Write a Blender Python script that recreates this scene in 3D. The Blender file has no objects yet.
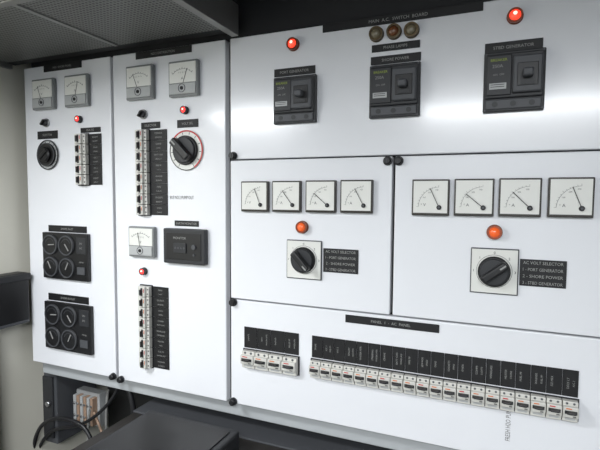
import bpy, bmesh, math, random
from mathutils import Vector, Matrix
random.seed(4)
sc=bpy.context.scene
sc.view_settings.view_transform='Standard'
# ---------------- camera calibration (focal length 460 px over 600) ----------------
F=460.0
Xc=Vector((1092,37,-460)).normalized()
Dn=Vector((-.0085,1,.065)); Dn-=Xc*Dn.dot(Xc)
Zc=-Dn.normalized(); Yc=Zc.cross(Xc)
def w(v): return Vector((v.dot(Xc),v.dot(Yc),v.dot(Zc)))
def ray(px,py): return w(Vector(((px-300)/F,(py-225)/F,1)))
CAMD=1.10*ray(230,195).y
CAM=Vector((0,-CAMD,1.6))
def Q(px,py,y=0.0):
    d=ray(px,py); t=(y-CAM.y)/d.y
    return CAM+d*t
def P(px,py):
    q=Q(px,py); return q.x,q.z
cd=bpy.data.cameras.new('camera'); cam=bpy.data.objects.new('camera',cd)
sc.collection.objects.link(cam); sc.camera=cam
cd.sensor_width=36; cd.lens=F*36/600; cd.clip_start=.01
R=Matrix((w(Vector((1,0,0))),w(Vector((0,-1,0))),w(Vector((0,0,-1))))).transposed().to_4x4()
cam.matrix_world=Matrix.Translation(CAM)@R

# ---------------- materials ----------------
def mat(name,col,rough=.5,metal=0,emi=None,es=0,var=.04,scale=30,bump=0,coat=0):
    m=bpy.data.materials.new(name); m.use_nodes=True
    nt=m.node_tree; b=nt.nodes['Principled BSDF']
    tc=nt.nodes.new('ShaderNodeTexCoord'); no=nt.nodes.new('ShaderNodeTexNoise')
    no.inputs['Scale'].default_value=scale; no.inputs['Detail'].default_value=4
    nt.links.new(tc.outputs['Object'],no.inputs['Vector'])
    mx=nt.nodes.new('ShaderNodeMix'); mx.data_type='RGBA'
    mx.inputs[6].default_value=(*[c*(1-var) for c in col],1)
    mx.inputs[7].default_value=(*[min(1,c*(1+var)) for c in col],1)
    nt.links.new(no.outputs['Fac'],mx.inputs[0]); nt.links.new(mx.outputs[2],b.inputs['Base Color'])
    b.inputs['Roughness'].default_value=rough; b.inputs['Metallic'].default_value=metal
    if coat:
        b.inputs['Coat Weight'].default_value=coat; b.inputs['Coat Roughness'].default_value=.12
    if emi:
        b.inputs['Emission Color'].default_value=(*emi,1); b.inputs['Emission Strength'].default_value=es
    if bump:
        bp=nt.nodes.new('ShaderNodeBump'); bp.inputs['Strength'].default_value=bump; bp.inputs['Distance'].default_value=.001
        nt.links.new(no.outputs['Fac'],bp.inputs['Height']); nt.links.new(bp.outputs[0],b.inputs['Normal'])
    return m
WHITE=mat('white_gloss_paint',(.79,.80,.83),.22,var=.015,scale=6,bump=.05,coat=.35)
GREYP=mat('grey_paint',(.42,.44,.45),.5)
DKWALL=mat('recess_shade_wall',(.03,.03,.03),.6)  # near-black base colour carries the shade of the recess below the cabinet
DARK=mat('dark_gap',(.015,.015,.017),.7)
BLACK=mat('black_plastic',(.007,.007,.008),.42)
BLACKM=mat('black_label',(.005,.005,.006),.55)
DGREY=mat('dark_grey_plastic',(.022,.023,.026),.5)
MGREY=mat('mid_grey_plastic',(.065,.068,.075),.5)
LGREY=mat('light_grey_plastic',(.42,.43,.43),.4)
FACE=mat('meter_face',(.74,.74,.70),.35,var=.01)
FRAMEG=mat('meter_bezel_grey',(.22,.23,.23),.25)
BRONZE=mat('meter_bezel_dark',(.035,.03,.024),.35)
MCBW=mat('breaker_white',(.60,.59,.55),.4)
TXTW=mat('text_white',(.30,.30,.29),.6)
TXTB=mat('text_black',(.02,.02,.02),.6)
TXTF=mat('text_grey_ink',(.12,.12,.12),.6)
YEL=mat('text_yellow_green',(.30,.38,.05),.6)
ORANGE=mat('orange_mark',(.60,.17,.06),.5)
REDM=mat('red_mark',(.5,.03,.03),.5)
BRASS=mat('brass',(.16,.12,.07),.35,.9)
COPPER=mat('red_brass_bezel',(.26,.07,.035),.3,.6)
CHROME=mat('chrome',(.40,.40,.41),.3,.9)
LAMPT=mat('lamp_red_orange_lens',(.9,.06,.02),.2,emi=(1,.06,.03),es=1.3,coat=.5)
LAMPO=mat('lamp_orange_lens',(.7,.12,.025),.2,emi=(1,.13,.03),es=.35,coat=.5)
LAMPR=mat('lamp_red_lens',(.9,.03,.02),.2,emi=(1,.04,.04),es=2.2,coat=.5)
LAMPC=mat('lamp_bright_core',(1,.6,.5),.3,emi=(1,.40,.32),es=2.2)
LAMPY=mat('lamp_amber_lens',(.20,.17,.11),.2,coat=.5)
LAMPD=mat('lamp_dim_lens',(.16,.06,.025),.2,coat=.5)
CREAM=mat('cream_wall',(.66,.64,.56),.55,var=.03,scale=4)
FLOOR=mat('floor_paint',(.04,.045,.04),.5,var=.2,scale=8)
CEILD=mat('ceiling_dark',(.035,.035,.035),.7,var=.2,scale=12)
ALU=mat('aluminium_trim',(.28,.28,.27),.4,.7)
DESK=mat('dark_desk_laminate',(.022,.019,.017),.45,var=.25,scale=20)
PVC=mat('cable_black',(.012,.012,.014),.4)
PVCG=mat('cable_grey',(.25,.25,.24),.5)
TERM=mat('terminal_tan',(.36,.24,.17),.5)
EMIT=mat('diffuser',(.9,.9,.9),.4,emi=(.95,.98,1),es=4)
def perf():
    m=mat('perforated_metal',(.17,.172,.165),.42,.35,var=.12,scale=5)
    nt=m.node_tree; b=nt.nodes['Principled BSDF']
    tc=nt.nodes.new('ShaderNodeTexCoord')
    def vm(op,a,val=None):
        n=nt.nodes.new('ShaderNodeVectorMath'); n.operation=op
        nt.links.new(a,n.inputs[0])
        if val is not None: n.inputs[1].default_value=val
        return n
    a=vm('MULTIPLY',tc.outputs['Object'],(110,110,0)); fr=vm('FRACTION',a.outputs[0]); s=vm('SUBTRACT',fr.outputs[0],(.5,.5,0))
    l=vm('LENGTH',s.outputs[0])
    t=nt.nodes.new('ShaderNodeMath'); t.operation='LESS_THAN'; t.inputs[1].default_value=.29
    nt.links.new(l.outputs['Value'],t.inputs[0])
    old=b.inputs['Base Color'].links[0].from_socket
    mx=nt.nodes.new('ShaderNodeMix'); mx.data_type='RGBA'; mx.inputs[7].default_value=(.01,.01,.01,1)
    nt.links.new(t.outputs[0],mx.inputs[0]); nt.links.new(old,mx.inputs[6]); nt.links.new(mx.outputs[2],b.inputs['Base Color'])
    return m
PERF=perf()

# ---------------- mesh builder ----------------
_tc={}
def textmesh(s):
    if s not in _tc:
        c=bpy.data.curves.new('t','FONT'); c.body=s; c.size=1; c.resolution_u=2; c.align_x='CENTER'; c.align_y='CENTER'
        o=bpy.data.objects.new('t',c); sc.collection.objects.link(o); bpy.context.view_layer.update()
        dg=bpy.context.evaluated_depsgraph_get()
        me=bpy.data.meshes.new_from_object(o.evaluated_get(dg)); bpy.data.objects.remove(o)
        xs=[v.co.x for v in me.vertices] or [0,1]
        ys=[v.co.y for v in me.vertices] or [0,1]
        _tc[s]=(me,max(xs)-min(xs),(max(xs)+min(xs))/2,(max(ys)+min(ys))/2)
    return _tc[s]
class M:
    def __init__(s): s.bm=bmesh.new(); s.mats=[]
    def put(s,t,m,T=Matrix()):
        if m not in s.mats: s.mats.append(m)
        i=s.mats.index(m)
        for f in t.faces: f.material_index=i
        t.transform(T); me=bpy.data.meshes.new('x'); t.to_mesh(me); t.free(); s.bm.from_mesh(me); bpy.data.meshes.remove(me)
    def box(s,x0,x1,y0,y1,z0,z1,m,bev=0,T=Matrix(),seg=2):
        t=bmesh.new(); bmesh.ops.create_cube(t,size=1)
        for v in t.verts:
            v.co=Vector(((x0+x1)/2+v.co.x*(x1-x0),(y0+y1)/2+v.co.y*(y1-y0),(z0+z1)/2+v.co.z*(z1-z0)))
        if bev: bmesh.ops.bevel(t,geom=t.edges[:],offset=bev,segments=seg,affect='EDGES',profile=.5)
        s.put(t,m,T)
    def cyl(s,x,z,y0,y1,r,m,r2=None,n=28,bev=0,T=Matrix()):
        t=bmesh.new(); bmesh.ops.create_cone(t,cap_ends=True,segments=n,radius1=r,radius2=r if r2 is None else r2,depth=abs(y0-y1))
        if bev: bmesh.ops.bevel(t,geom=[e for e in t.edges if len([f for f in e.link_faces if len(f.verts)>4])],offset=bev,segments=2,affect='EDGES')
        for f in t.faces:
            if len(f.verts)==4: f.smooth=True
        s.put(t,m,T@Matrix.Translation((x,(y0+y1)/2,z))@Matrix.Rotation(math.pi/2,4,'X'))
    def dome(s,x,z,y,r,d,m):
        t=bmesh.new(); bmesh.ops.create_uvsphere(t,u_segments=24,v_segments=12,radius=1)
        bmesh.ops.delete(t,geom=[v for v in t.verts if v.co.z<-.01],context='VERTS')
        for f in t.faces: f.smooth=True
        s.put(t,m,Matrix.Translation((x,y,z))@Matrix.Rotation(math.pi/2,4,'X')@Matrix.Diagonal((r,r,d,1)))
    def ring(s,x,z,y0,y1,ro,ri,m,a0=0,a1=360,n=40):
        t=bmesh.new(); vs=[]
        full=abs(a1-a0)>=360; k=n if full else n+1
        for i in range(k):
            a=math.radians(a0+(a1-a0)*i/n); c,q=math.cos(a),math.sin(a)
            vs.append([t.verts.new((x+r*c,y,z+r*q)) for r,y in ((ro,y0),(ro,y1),(ri,y1),(ri,y0))])
        for i in range(n):
            A=vs[i]; B=vs[(i+1)%k]
            for j in range(4):
                t.faces.new((A[j],A[(j+1)%4],B[(j+1)%4],B[j]))
        bmesh.ops.recalc_face_normals(t,faces=t.faces[:]); s.put(t,m)
    def text(s,body,x,y,z,h,m,maxw=None,rot=0):
        me,wd,cx,cy=textmesh(body); sx=h/.72
        if maxw and wd*sx>maxw: sx=maxw/wd
        t=bmesh.new(); t.from_mesh(me)
        T=Matrix.Translation((x,y,z))@Matrix.Rotation(rot,4,'Y')@Matrix.Rotation(math.pi/2,4,'X')@Matrix.Diagonal((sx,h/.72,1,1))@Matrix.Translation((-cx,-cy,0))
        s.put(t,m,T)
    def done(s,name,loc=(0,0,0),rot=0):
        me=bpy.data.meshes.new(name); s.bm.to_mesh(me); s.bm.free()
        for m in s.mats: me.materials.append(m)
        o=bpy.data.objects.new(name,me); sc.collection.objects.link(o); o.location=loc; o.rotation_euler=(0,rot,0)
        return o

# ---------------- key dimensions ----------------
ZT=P(230,38)[1]; ZB=P(230,403)[1]; ZS1=P(232,160)[1]; ZS2=P(235,299)[1]
XL=(P(23,69)[0]+P(34,362)[0])/2-.002
X12=(P(111,56)[0]+P(117.5,380)[0])/2
X23=P(228.5,220)[0]
XM=(P(393,160)[0]+P(390.5,308)[0])/2
XR=P(650,240)[0]
XW=XL-.03
ZC=ZT+.008

# ---------------- room ----------------
def slab(name,x0,x1,y0,y1,z0,z1,m):
    b=M(); b.box(x0,x1,y0,y1,z0,z1,m); return b.done(name)
YB=.32; YF=-2.4; XRW=2.4; ZCC=ZT+.14
slab('floor',XW-.1,XRW+.1,YF-.1,YB+.1,-.1,0,FLOOR)
slab('wall_left',XW-.1,XW,YF,YB,0,ZCC,CREAM)
slab('wall_back',XW-.1,XRW+.1,YB,YB+.1,0,ZCC,DKWALL)
slab('wall_front',XW-.1,XRW+.1,YF-.1,YF,0,ZCC,GREYP)
slab('wall_right',XRW,XRW+.1,YF,YB,0,ZCC,GREYP)
slab('ceiling',XW-.1,XRW+.1,YF-.1,YB+.1,ZCC,ZCC+.1,CEILD)
XS=P(240,38)[0]
b=M()
y=-.035
while y>YF+.3:
    b.box(XW,XS,y-.275,y,ZC,ZC+.015,PERF,.002)
    b.box(XW,XS,y-.297,y-.278,ZC-.006,ZC+.01,ALU,.002)
    y-=.30
xx=XW+.42
while xx<XS-.1:
    b.box(xx,xx+.012,-2.1,-.04,ZC-.003,ZC+.001,ALU,.001); xx+=.42
b.box(XS-.004,XS+.014,YF,-.03,ZC-.018,ZC+.05,ALU,.001)
b.box(XW,XS,-.033,-.004,ZC+.002,ZC+.03,DARK)
b.box(XW,XW+.012,YF,-.02,ZC-.014,ZC,ALU,.001)
b.done('ceiling_panel')
b=M()
for yy,r in ((-.16,.016),(-.23,.011)):
    b.cyl(0,0,0,1,r,MGREY,T=Matrix.Translation((XS+.03,yy,ZCC-.045))@Matrix.Rotation(-math.pi/2,4,'Z')@Matrix.Diagonal((1,2.2,1,1)))
for k in range(5):
    b.box(XS+.15+k*.42,XS+.18+k*.42,-.26,-.13,ZCC-.026,ZCC,MGREY,.001)
b.done('overhead_conduit')

# ---------------- switchboard body + doors ----------------
b=M()
b.box(XL+.004,XR-.002,.022,.28,ZB+.003,ZCC-.001,DARK)
b.box(XL+.004,XR-.002,.03,.27,ZB-.045,ZB+.002,GREYP,.003)
b.done('switchboard_cabinet')
def door(x0,x1,z0,z1,g=.003):
    b=M(); b.box(x0+g/2,x1-g/2,0,.021,z0+g/2,z1-g/2,WHITE,.0025,seg=3)
    return b.done('switchboard_door')
door(XL,X12-.003,ZB,ZT)
door(X12+.003,X23-.006,ZB,ZT)
door(X23+.004,XR,ZS1,ZT)
door(X23+.004,XM,ZS2,ZS1)
door(XM+.003,XR,ZS2,ZS1)
door(X23+.004,XR,ZB,ZS2)
E=-.0004
# ---------------- components ----------------
def knoblock(px,py):
    x,z=P(px,py); b=M()
    b.cyl(0,0,0,-.004,.0095,DGREY); b.cyl(0,0,-.004,-.013,.0075,BLACK,bev=.0015)
    b.box(-.0012,.0012,-.0138,-.0128,-.005,.005,DGREY)
    b.done('panel_lock_knob',(x,E,z))
for p in [(114,376),(234,156),(234,302),(234,401),(388,161),(399,161),(122,379)]: knoblock(*p)

def label(lines,cx,cy,wpx,hpx,th=.0058):
    x,z=P(cx,cy); xa=P(cx-wpx/2,cy)[0]; xb=P(cx+wpx/2,cy)[0]
    W=xb-xa; H=(P(cx,cy-hpx/2)[1]-P(cx,cy+hpx/2)[1])
    b=M(); b.box(-W/2,W/2,-.0016,0,-H/2,H/2,BLACKM,.0004,seg=1)
    n=len(lines)
    for i,l in enumerate(lines):
        b.text(l,0,-.0019,H/2-H*(i+.5)/n,min(th,H/n*.5),TXTW,W*.86)
    b.done('engraved_label_plate',((xa+xb)/2,E,z))

def meter_sq(cx,cy,W=.072,frame=BRONZE,ang=135,unit='V'):
    x,z=P(cx,cy); b=M(); H=W
    b.box(-W/2,W/2,-.011,0,-H/2,H/2,frame,.0015)
    f=W*.455
    b.box(-f,f,-.0122,-.01,-f,f,FACE)
    px_,pz=W*.24,-H*.27
    r=W*.56
    b.ring(px_,pz,-.0122,-.0128,r,r-.0005,TXTF,92,178,30)
    for i in range(11):
        a=math.radians(92+86*i/10); L=.0035 if i%5==0 else .0022
        T=Matrix.Translation((px_+math.cos(a)*(r+L/2),-.0126,pz+math.sin(a)*(r+L/2)))@Matrix.Rotation(-a,4,'Y')
        b.box(-L/2,L/2,-.0003,.0003,-.0002,.0002,TXTF,T=T)
    for i,s in enumerate(('0','100','200','300')):
        a=math.radians(170-72*i/3); rr=r-.0055
        b.text(s,px_+math.cos(a)*rr,-.0127,pz+math.sin(a)*rr,.0028,TXTF)
    b.text(unit,-W*.15,-.0127,-H*.2,.006,TXTF)
    a=math.radians(ang); L=r+.001
    T=Matrix.Translation((px_,-.0145,pz))@Matrix.Rotation(-a,4,'Y')
    b.box(0,L,-.0003,.0003,-.0006,.0006,TXTB,T=T)
    b.cyl(px_,pz,-.012,-.0155,W*.065,BLACK,bev=.001); b.cyl(px_,pz,-.0155,-.0165,W*.03,MGREY)
    b.box(-f,f,-.0135,-.012,-f,-f+.002,frame)
    b.done('analog_panel_meter',(x,E,z))
def meter_top(cx,cy,W=.086,H=.086,ang=100,unit='V'):
    x,z=P(cx,cy); b=M()
    b.box(-W/2,W/2,-.013,0,-H/2,H/2,FRAMEG,.003)
    b.box(-W*.45,W*.45,-.0145,-.012,-H*.12,H*.44,FACE,.0005)
    b.box(-W*.45,W*.45,-.017,-.012,-H*.44,-H*.14,LGREY,.002)
    pz=-H*.24; r=W*.50
    b.ring(0,pz,-.0145,-.0150,r,r-.0006,TXTF,48,132,30)
    for i in range(9):
        a=math.radians(50+80*i/8); L=.004 if i%4==0 else .0025
        T=Matrix.Translation((math.cos(a)*(r+L/2),-.0149,pz+math.sin(a)*(r+L/2)))@Matrix.Rotation(-a,4,'Y')
        b.box(-L/2,L/2,-.0003,.0003,-.0003,.0003,TXTF,T=T)
    b.text(unit,W*.0,-.0152,H*.0,.007,TXTF)
    b.text('0  5  10  15',0,-.0152,H*.16,.0035,TXTF,W*.6)
    a=math.radians(ang); T=Matrix.Translation((0,-.0165,pz))@Matrix.Rotation(-a,4,'Y')
    b.box(H*.10,r+.002,-.0003,.0003,-.0005,.0005,TXTB,T=T)
    b.cyl(0,-H*.28,-.017,-.019,W*.05,BLACK)
    b.ring(0,-H*.28,-.0165,-.018,W*.12,W*.105,MGREY)
    b.done('analog_panel_meter',(x,E,z))
def lamp(cx,cy,r=.0135,lens=LAMPO,bez=DGREY,core=False):
    x,z=P(cx,cy); b=M()
    b.cyl(0,0,0,-.005,r*1.05,bez,bev=.001); b.ring(0,0,-.004,-.012,r*.98,r*.72,bez)
    b.cyl(0,0,-.004,-.010,r*.72,lens); b.dome(0,0,-.010,r*.70,r*.5,lens)
    if core: b.dome(0,r*.12,-.010-r*.36,r*.30,r*.20,LAMPC)
    b.done('indicator_lamp',(x,E,z))
def mini_selector(cx,cy):
    x,z=P(cx,cy); b=M()
    b.cyl(0,0,0,-.005,.0125,CHROME,bev=.001); b.cyl(0,0,-.005,-.012,.0095,DGREY,bev=.001)
    b.box(-.0025,.0025,-.019,-.012,-.009,.009,BLACK,.001,T=Matrix.Rotation(.7,4,'Y'))
    b.done('small_selector_switch',(x,E,z))
def cam_knob(b,r,y,ang,hw=.27):
    b.cyl(0,0,y,y-.008,r,BLACK,bev=.0015); b.cyl(0,0,y-.008,y-.013,r*.88,DGREY,r*.86,bev=.001)
    T=Matrix.Rotation(ang,4,'Y')
    b.box(-r*hw,r*hw,y-.030,y-.012,-r*.86,r*.95,BLACK,.004,T=T,seg=3)
    b.box(-r*.05,r*.05,y-.0306,y-.0298,r*.45,r*.88,TXTW,T=T)
def rotary_plate(cx,cy,W=.085,H=.088,ang=.4):
    x,z=P(cx,cy); b=M()
    b.box(-W/2,W/2,-.004,0,-H/2,H/2,MGREY,.0015); b.box(-W*.475,W*.475,-.0052,-.0035,-H*.475,H*.475,FACE,.0005)
    b.ring(0,0,-.005,-.0056,W*.375,W*.367,TXTF)
    for s,a in (('0',90),('1',135),('2',45),('3',0),('1',180)):
        a=math.radians(a); b.text(s,math.cos(a)*W*.43,-.0056,math.sin(a)*W*.42,.005,TXTB)
    cam_knob(b,W*.34,-.005,ang)
    b.done('rotary_selector_switch',(x,E,z))
def rotary_round(cx,cy,r=.05,ang=.5,red=True):
    x,z=P(cx,cy); b=M()
    b.cyl(0,0,0,-.003,r,FACE if red else LGREY,n=48,bev=.0008)
    if red:
        b.ring(0,0,-.003,-.0038,r*.99,r*.92,REDM,-60,150)
        b.ring(0,0,-.003,-.0038,r*.99,r*.95,TXTB,150,300)
    else:
        b.ring(0,0,-.003,-.006,r*.99,r*.93,DGREY)
    for i in range(12):
        a=math.radians(-60+300*i/11); T=Matrix.Translation((math.cos(a)*r*.84,-.0034,math.sin(a)*r*.84))@Matrix.Rotation(-a,4,'Y')
        b.box(-r*.06,r*.06,-.0003,.0003,-.0006,.0006,TXTB,T=T)
    if red: cam_knob(b,r*.72,-.003,ang)
    else:
        b.cyl(0,0,-.003,-.010,r*.78,BLACK,bev=.002,n=40); b.ring(0,0,-.009,-.011,r*.77,r*.73,MGREY)
        b.cyl(0,0,-.010,-.020,r*.50,BLACK,bev=.003,n=40)
        b.box(-r*.12,r*.12,-.024,-.018,-r*.44,r*.44,BLACK,.0025,T=Matrix.Rotation(ang,4,'Y'))
    b.done('rotary_dial_switch',(x,E,z))

NAMES=['LIGHTS','NAV','RADAR','BILGE PP','SPARE','A/C 1','A/C 2','GALLEY','WATER HTR','STEERING','CRANE','BATT CHG','FIRE PP','SEWAGE','FANS','SOCKETS','OVEN','COMPR','WINDLASS','HEATER','FUEL PP','WASHER','ICE MKR','DECK LT']
def breakers(n,L,h):
    b=M(); u=L/n
    b.box(-L/2-.002,L/2+.002,-.003,0,-h/2-.002,h/2+.002,DARK)
    for i in range(n):
        c=-L/2+u*(i+.5)
        b.box(c-u*.475,c+u*.475,-.014,-.002,-h/2,h/2,MCBW,.0012)
        b.box(c-u*.475,c+u*.475,-.022,-.012,-h*.22,h*.30,MCBW,.0015)
        b.box(c-u*.38,c+u*.38,-.0228,-.0215,-h*.04,h*.13,DGREY,.0004,seg=1)
        b.box(c-u*.28,c+u*.28,-.031,-.022,h*.02,h*.12,random.choice([BLACK,BLACK,DGREY]),.0012)
        b.box(c-u*.30,c+u*.05,-.0226,-.0215,h*.20,h*.25,ORANGE if i%3 else REDM)
        b.box(c+u*.12,c+u*.32,-.0226,-.0215,-h*.17,-h*.12,TXTF)
        b.box(c-u*.3,c+u*.3,-.0146,-.0135,-h*.40,-h*.31,LGREY)
        b.cyl(c-u*.22,h*.40,-.0135,-.0145,u*.08,MGREY,n=12); b.cyl(c+u*.22,h*.40,-.0135,-.0145,u*.08,MGREY,n=12)
    return b
def labelrow(n,L,h,off=0):
    b=M(); u=L/n
    for i in range(n):
        c=-L/2+u*(i+.5)
        b.box(c-u*.49,c+u*.49,-.0018,0,-h/2,h/2,BLACKM,.0004,seg=1)
        s=NAMES[(i+off)%len(NAMES)]; s2=NAMES[(i*5+off+3)%len(NAMES)]
        b.text(s,c-u*.15,-.0021,0,.0038,TXTW,h*.75,rot=-math.pi/2)
        if i%2: b.text(s2,c+u*.2,-.0021,0,.0034,TXTW,h*.6,rot=-math.pi/2)
    return b
def hrow(xa,xb,ytop,ymid,ybot,n,off):
    X0=P(xa,ymid)[0]; z0=P(xa,ytop)[1]; z1=P(xa,ymid)[1]; z2=P(xa,ybot)[1]
    X1=P(*xb)[0]; L=X1-X0; c=(X0+X1)/2
    labelrow(n,L,z0-z1-.001,off).done('breaker_label_strip',(c,E,(z0+z1)/2))
    breakers(n,L,z1-z2-.004).done('circuit_breaker_row',(c,E,(z1+z2)/2-.002))
hrow(244.5,(299,360),326,347,365,4,0)
hrow(312,(578,395),335,357,375,20,4)
def vcol(xa,xm,xb,yt,yb,n,off):
    ym=(yt+yb)/2
    X0=P(xa,ym)[0]; X1=P(xm,ym)[0]; X2=P(xb,ym)[0]; z0=P(xm,yt)[1]; z1=P(xm,yb)[1]; L=z0-z1
    breakers(n,L,X1-X0-.004).done('circuit_breaker_row',((X0+X1)/2,E,(z0+z1)/2),rot=math.pi/2)
    b=M(); u=L/n; W=X2-X1-.002
    for i in range(n):
        c=L/2-u*(i+.5)
        b.box(-W/2,W/2,-.0018,0,c-u*.49,c+u*.49,BLACKM,.0004,seg=1)
        b.text(NAMES[(i+off)%24],0,-.0021,c+u*.17,.004,TXTW,W*.8)
        b.text(NAMES[(i*7+off)%24],0,-.0021,c-u*.22,.0035,TXTW,W*.6)
    b.done('breaker_label_strip',((X1+X2)/2,E,(z0+z1)/2))
vcol(78.5,90,102.5,134,185,5,3)
vcol(138.5,151,168,130,215,8,9)
vcol(141.5,153.5,169.5,286,367,8,14)

def mccb(x1,x2,y1,y2):
    cx,cy=(x1+x2)/2,(y1+y2)/2
    x,z=P(cx,cy); W=P(x2,cy)[0]-P(x1,cy)[0]; H=P(cx,y1)[1]-P(cx,y2)[1]
    b=M()
    b.box(-W/2,W/2,-.010,0,-H/2,H/2,DGREY,.002)
    b.box(-W*.47,W*.47,-.016,-.009,-H*.28,H*.45,DGREY,.002)
    b.box(-W*.02,W*.45,-.026,-.015,-H*.22,H*.38,MGREY,.003)
    b.box(W*.05,W*.38,-.0275,-.0255,-H*.12,H*.25,BLACK,.001)
    b.box(W*.13,W*.30,-.046,-.027,H*.0,H*.13,MGREY,.003)
    b.box(W*.10,W*.33,-.029,-.027,-H*.10,-H*.03,DGREY)
    b.box(-W*.45,-W*.04,-.020,-.015,-H*.24,H*.42,DGREY,.0015)
    b.box(-W*.40,-W*.12,-.0208,-.0195,-H*.14,-H*.04,LGREY)
    for i in range(2): b.box(-W*.38,-W*.15,-.0211,-.0206,-H*(.065+i*.035)-.0006,-H*(.065+i*.035)+.0006,TXTB)
    b.text('BREAKER',-W*.25,-.0205,H*.34,.005,YEL,W*.30)
    b.text('250A',-W*.27,-.0205,H*.24,.006,TXTW,W*.2)
    b.text('ON  OFF',-W*.25,-.0205,H*.10,.0035,TXTW,W*.25)
    b.box(-W*.45,W*.45,-.014,-.009,-H*.46,-H*.30,MGREY,.0015)
    for i in range(3): b.cyl((-.3+.3*i)*W,-H*.38,-.0135,-.0148,W*.05,DGREY,n=16)
    for sx in (-1,1):
        for sz in (-1,1): b.cyl(sx*W*.465,sz*H*.47,-.0095,-.011,.002,MGREY,n=12)
    b.done('molded_case_circuit_breaker',(x,E,z))
mccb(275,317,77,124); mccb(370,420,65,118); mccb(483,544,52,112)
label(['PORT GENERATOR'],295,71.5,41,8); label(['SHORE POWER'],396,59,50,8.5); label(['STBD GENERATOR'],514,46.5,58,11)
lamp(294,45,.0135,LAMPT,COPPER,True); lamp(515,17,.0135,LAMPT,COPPER,True)
lamp(377,35,.0145,LAMPY,BRASS); lamp(394.5,32.5,.0145,LAMPD,BRASS); lamp(412,31,.0145,LAMPY,BRASS)
label(['PHASE LAMPS'],396,46.5,48,7.5)
label(['MAIN  A.C.  SWITCH  BOARD'],403,17.5,160,9,th=.0065)

for c,a,u_ in ((256.5,112,'V'),(288,128,'A'),(322,140,'A'),(357.5,118,'A')): meter_sq(c,196.5,.070,ang=a,unit=u_)
for c,a,u_ in ((431,115,'V'),(474,140,'A'),(519.5,135,'A'),(570,112,'A')): meter_sq(c,197.5,.0715,ang=a,unit=u_)
lamp(303,227,.0135,LAMPO,COPPER); lamp(494.5,232,.0135,LAMPO,COPPER)
rotary_plate(304.5,259.5,ang=2.4); rotary_plate(494,271,ang=.9)
label(['AC VOLT SELECTOR','1 - PORT GENERATOR','2 - SHORE POWER','3 - STBD GENERATOR'],341,261,35,24)
label(['AC VOLT SELECTOR','1 - PORT GENERATOR','2 - SHORE POWER','3 - STBD GENERATOR'],543,273.5,47,27)
label(['PANEL  1  -  AC  PANEL'],392.5,323.5,94,8)

label(['NO.1 SHORE PANEL'],63,66.5,38,7); label(['NO.2 DISTRIBUTION'],164,52.5,56,7)
meter_top(46.5,95,ang=110); meter_top(79.5,91.5,ang=75,unit='A')
meter_top(142.5,83.5,ang=112); meter_top(186,79.5,ang=70,unit='A'); meter_top(144.5,241.5,W=.084,H=.080,ang=100)
mini_selector(47,123); mini_selector(144,114.5)
lamp(80.5,119.5,.0095,LAMPR,DGREY,True); lamp(186,110.5,.0095,LAMPR,DGREY,True); lamp(145,271,.0095,LAMPR,DGREY,True)
label(['SELECTOR'],48,135,20,8); label(['BUS-TIE'],91,130,20,5)
label(['SELECTOR'],151,125.5,19,6.5); label(['VOLT SEL'],188,123.5,21,8)
rotary_round(49,155,r=.043,ang=.9,red=False); rotary_round(187,150.5,r=.050,ang=-.8)
label(['EARTH MONITOR'],187,223.5,24,5.5)
label(['SHORE INLET'],68,229,38,6.5); label(['SHORE OUTLET'],69,298.5,40,7)
b=M(); b.text('BUS NO.2 PUMP OUT',0,0,0,.009,TXTF,.072); x,z=P(182,197.5); b.done('painted_marking',(x,-.0008,z))
b=M(); b.text('FRESH H2O PUMP',0,0,0,.009,TXTF,.066,rot=-math.pi/2); x,z=P(508,424); b.done('painted_marking',(x,-.0008,z))

def gaugebox(x1,x2,y1,y2):
    cx,cy=(x1+x2)/2,(y1+y2)/2
    x,z=P(cx,cy); W=P(x2,cy)[0]-P(x1,cy)[0]; H=P(cx,y1)[1]-P(cx,y2)[1]
    b=M(); b.box(-W/2,W/2,-.012,0,-H/2,H/2,BLACK,.002)
    r=W*.145
    for sz in (-1,1):
        for k,xx in enumerate((-W*.30,W*.06)):
            b.cyl(xx,sz*H*.24,-.011,-.016,r*1.15,DGREY,bev=.001)
            b.ring(xx,sz*H*.24,-.016,-.018,r*1.1,r*.98,MGREY)
            b.cyl(xx,sz*H*.24,-.0155,-.0165,r*.95,BLACK)
            b.ring(xx,sz*H*.24,-.0165,-.0170,r*.72,r*.68,MGREY,20,160)
            T=Matrix.Translation((xx,-.0175,sz*H*.24))@Matrix.Rotation(.5+k+sz,4,'Y')
            b.box(-r*.05,r*.05,-.0008,.0008,-r*.2,r*.7,TXTW,T=T)
    b.box(W*.27,W*.47,-.0135,-.0115,H*.08,H*.42,DGREY,.001)
    b.text('24V',W*.37,-.0138,H*.30,.005,TXTW,W*.15); b.text('DC',W*.37,-.0138,H*.2,.005,TXTW,W*.15)
    b.text('METER',W*.37,-.0123,-H*.1,.004,TXTW,W*.18)
    b.box(W*.29,W*.45,-.016,-.0115,-H*.36,-H*.2,MGREY,.001)
    b.done('quad_gauge_unit',(x,E,z))
gaugebox(46,90.5,233,279); gaugebox(48,93.5,303,350)
x,z=P(187.5,246); b=M(); W=.125;H=.088
b.box(-W/2,W/2,-.016,0,-H/2,H/2,DGREY,.003); b.box(-W*.42,W*.42,-.0175,-.0155,-H*.38,H*.38,BLACK,.001)
b.text('MONITOR',-.01,-.018,H*.24,.006,TXTW,.045)
b.box(-W*.22,W*.08,-.0205,-.017,-H*.18,H*.1,DGREY,.001)
for i in range(4): b.cyl(-W*.17+i*W*.07,-H*.04,-.0205,-.0215,.0025,MGREY,n=12)
b.cyl(W*.26,H*.0,-.017,-.021,.006,MGREY); b.cyl(W*.26,-H*.22,-.017,-.020,.003,MGREY)
b.done('insulation_monitor',(x,E,z))

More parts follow.
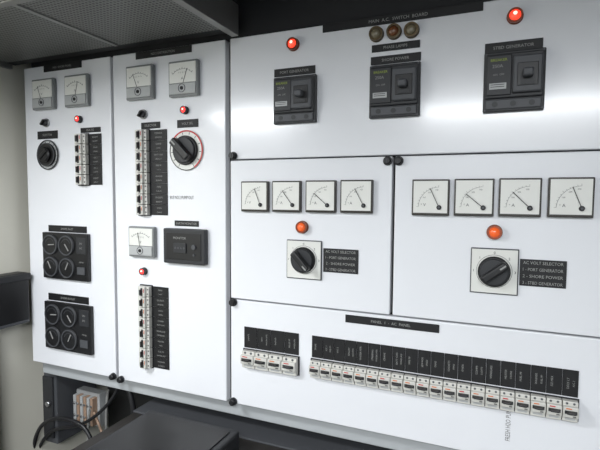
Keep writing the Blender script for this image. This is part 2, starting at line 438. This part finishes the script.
# ---------------- left wall stuff ----------------
zt=Q(5,279,-.12).z; zb=Q(5,333,-.12).z
b=M(); b.box(XW,XW+.048,-.40,-.015,zb,zt,BLACK,.006)
b.box(XW,XW+.052,-.405,-.012,zt-.022,zt-.002,DGREY,.003)
b.box(XW,XW+.050,-.395,-.02,zb+.002,zb+.010,MGREY,.001)
b.cyl(0,0,0,.005,.006,MGREY,T=Matrix.Translation((XW+.047,-.06,zb+.06))@Matrix.Rotation(math.pi/2,4,'Z'))
b.done('wall_mounted_junction_box')
b=M(); b.box(XW,XW+.035,-.46,-.11,.0,zb-.004,LGREY,.005); b.box(XW+.034,XW+.038,-.44,-.13,.06,zb-.03,LGREY,.001)
b.cyl(0,0,0,.006,.006,CHROME,T=Matrix.Translation((XW+.044,-.15,zb-.12))@Matrix.Rotation(math.pi/2,4,'Z'))
b.done('grey_side_cabinet')
b=M()
xa=Q(30,400,.08).x; xb=Q(62,400,.08).x
b.box(xa,xb,.06,.22,.80,ZB-.047,MGREY,.004); b.box(xa+.01,xb-.01,.054,.061,.82,ZB-.07,DGREY,.002)
b.cyl(xb-.025,(ZB+.78)/2,.055,.045,.008,CHROME)
b.done('terminal_enclosure')
q=Q(88,408,.12); b=M()
b.box(-.05,.05,.0,.03,-.055,.055,LGREY,.002)
for i in range(6):
    b.box(-.042+i*.0145,-.031+i*.0145,-.02,.0,-.045,.045,TERM if i%2 else LGREY,.001)
    b.cyl(-.0365+i*.0145,.02,-.02,-.023,.004,CHROME,n=10); b.cyl(-.0365+i*.0145,-.02,-.02,-.023,.004,CHROME,n=10)
b.done('terminal_block',(q.x,.12,q.z))
def cable(pts,r,m):
    c=bpy.data.curves.new('power_cable','CURVE'); c.dimensions='3D'; c.bevel_depth=r; c.bevel_resolution=3
    s=c.splines.new('NURBS'); s.points.add(len(pts)-1); s.use_endpoint_u=True; s.order_u=4
    for i,p in enumerate(pts): s.points[i].co=(*p,1)
    c.materials.append(m); o=bpy.data.objects.new('power_cable',c); sc.collection.objects.link(o)
def cb(pp,y,r,m): cable([tuple(Q(a,c_,y)) for a,c_ in pp],r,m)
cb([(28,520),(30,440),(44,416),(76,418),(98,436),(104,520)],.02,.006,PVC)
cb([(22,520),(34,440),(60,424),(84,430),(116,398),(118,386)],.04,.005,PVC)
cb([(86,520),(90,450),(86,425),(90,410)],.08,.004,PVCG)
cb([(120,520),(110,440),(98,425),(94,412)],.08,.004,TERM)
cb([(128,388),(138,410),(132,440),(146,520)],.06,.008,PVC)
cb([(104,520),(108,450),(104,420),(108,390)],.10,.004,PVCG)
# ---------------- shelf below ----------------
zd=Q(180,416,-.05).z; xd0=Q(150,415,-.05).x; xd1=Q(240,428,-.05).x
b=M()
b.box(xd0,xd1,-.34,-.05,zd-.05,zd,DGREY,.006)
b.box(xd0+.015,xd1-.015,-.32,-.07,zd,zd+.003,BLACK,.001)
b.box(xd0+.03,xd1-.05,-.30,-.29,zd+.003,zd+.006,DGREY,.001)
b.done('electronics_case')
b=M()
xs=Q(128,430,-.02).x
b.box(xs,XR,-.36,.30,zd-.075,zd-.051,DESK,.003)
b.box(xs,XR,.0,.30,zd-.051,zd-.046,MGREY,.001)
for a in (xs+.02,XR-.05):
    for c_ in (-.34,.24): b.box(a,a+.04,c_,c_+.04,0,zd-.075,DGREY)
b.done('dark_work_shelf')

# ---------------- lights ----------------
def lum(cx,cy,lx,ly,z,pw,col=(.94,.97,1)):
    b=M(); b.box(cx-lx/2-.03,cx+lx/2+.03,cy-ly/2-.03,cy+ly/2+.03,z-.03,z,LGREY,.004)
    b.box(cx-lx/2,cx+lx/2,cy-ly/2,cy+ly/2,z-.034,z-.0295,EMIT)
    b.done('ceiling_luminaire')
    l=bpy.data.lights.new('lamp_tube','AREA'); l.shape='RECTANGLE'; l.size=lx; l.size_y=ly; l.energy=pw; l.color=col
    o=bpy.data.objects.new('lamp_tube',l); sc.collection.objects.link(o); o.location=(cx,cy,z-.037)
lum(-.98,-.85,.35,.22,ZC,14)
lum(.1,-1.75,1.0,.3,ZCC,52)  # second luminaire, out of view, added to keep the lower doors bright
wd=bpy.data.worlds.new('world'); sc.world=wd; wd.use_nodes=True
bg=wd.node_tree.nodes['Background']; bg.inputs[0].default_value=(.6,.7,.8,1); bg.inputs[1].default_value=.15
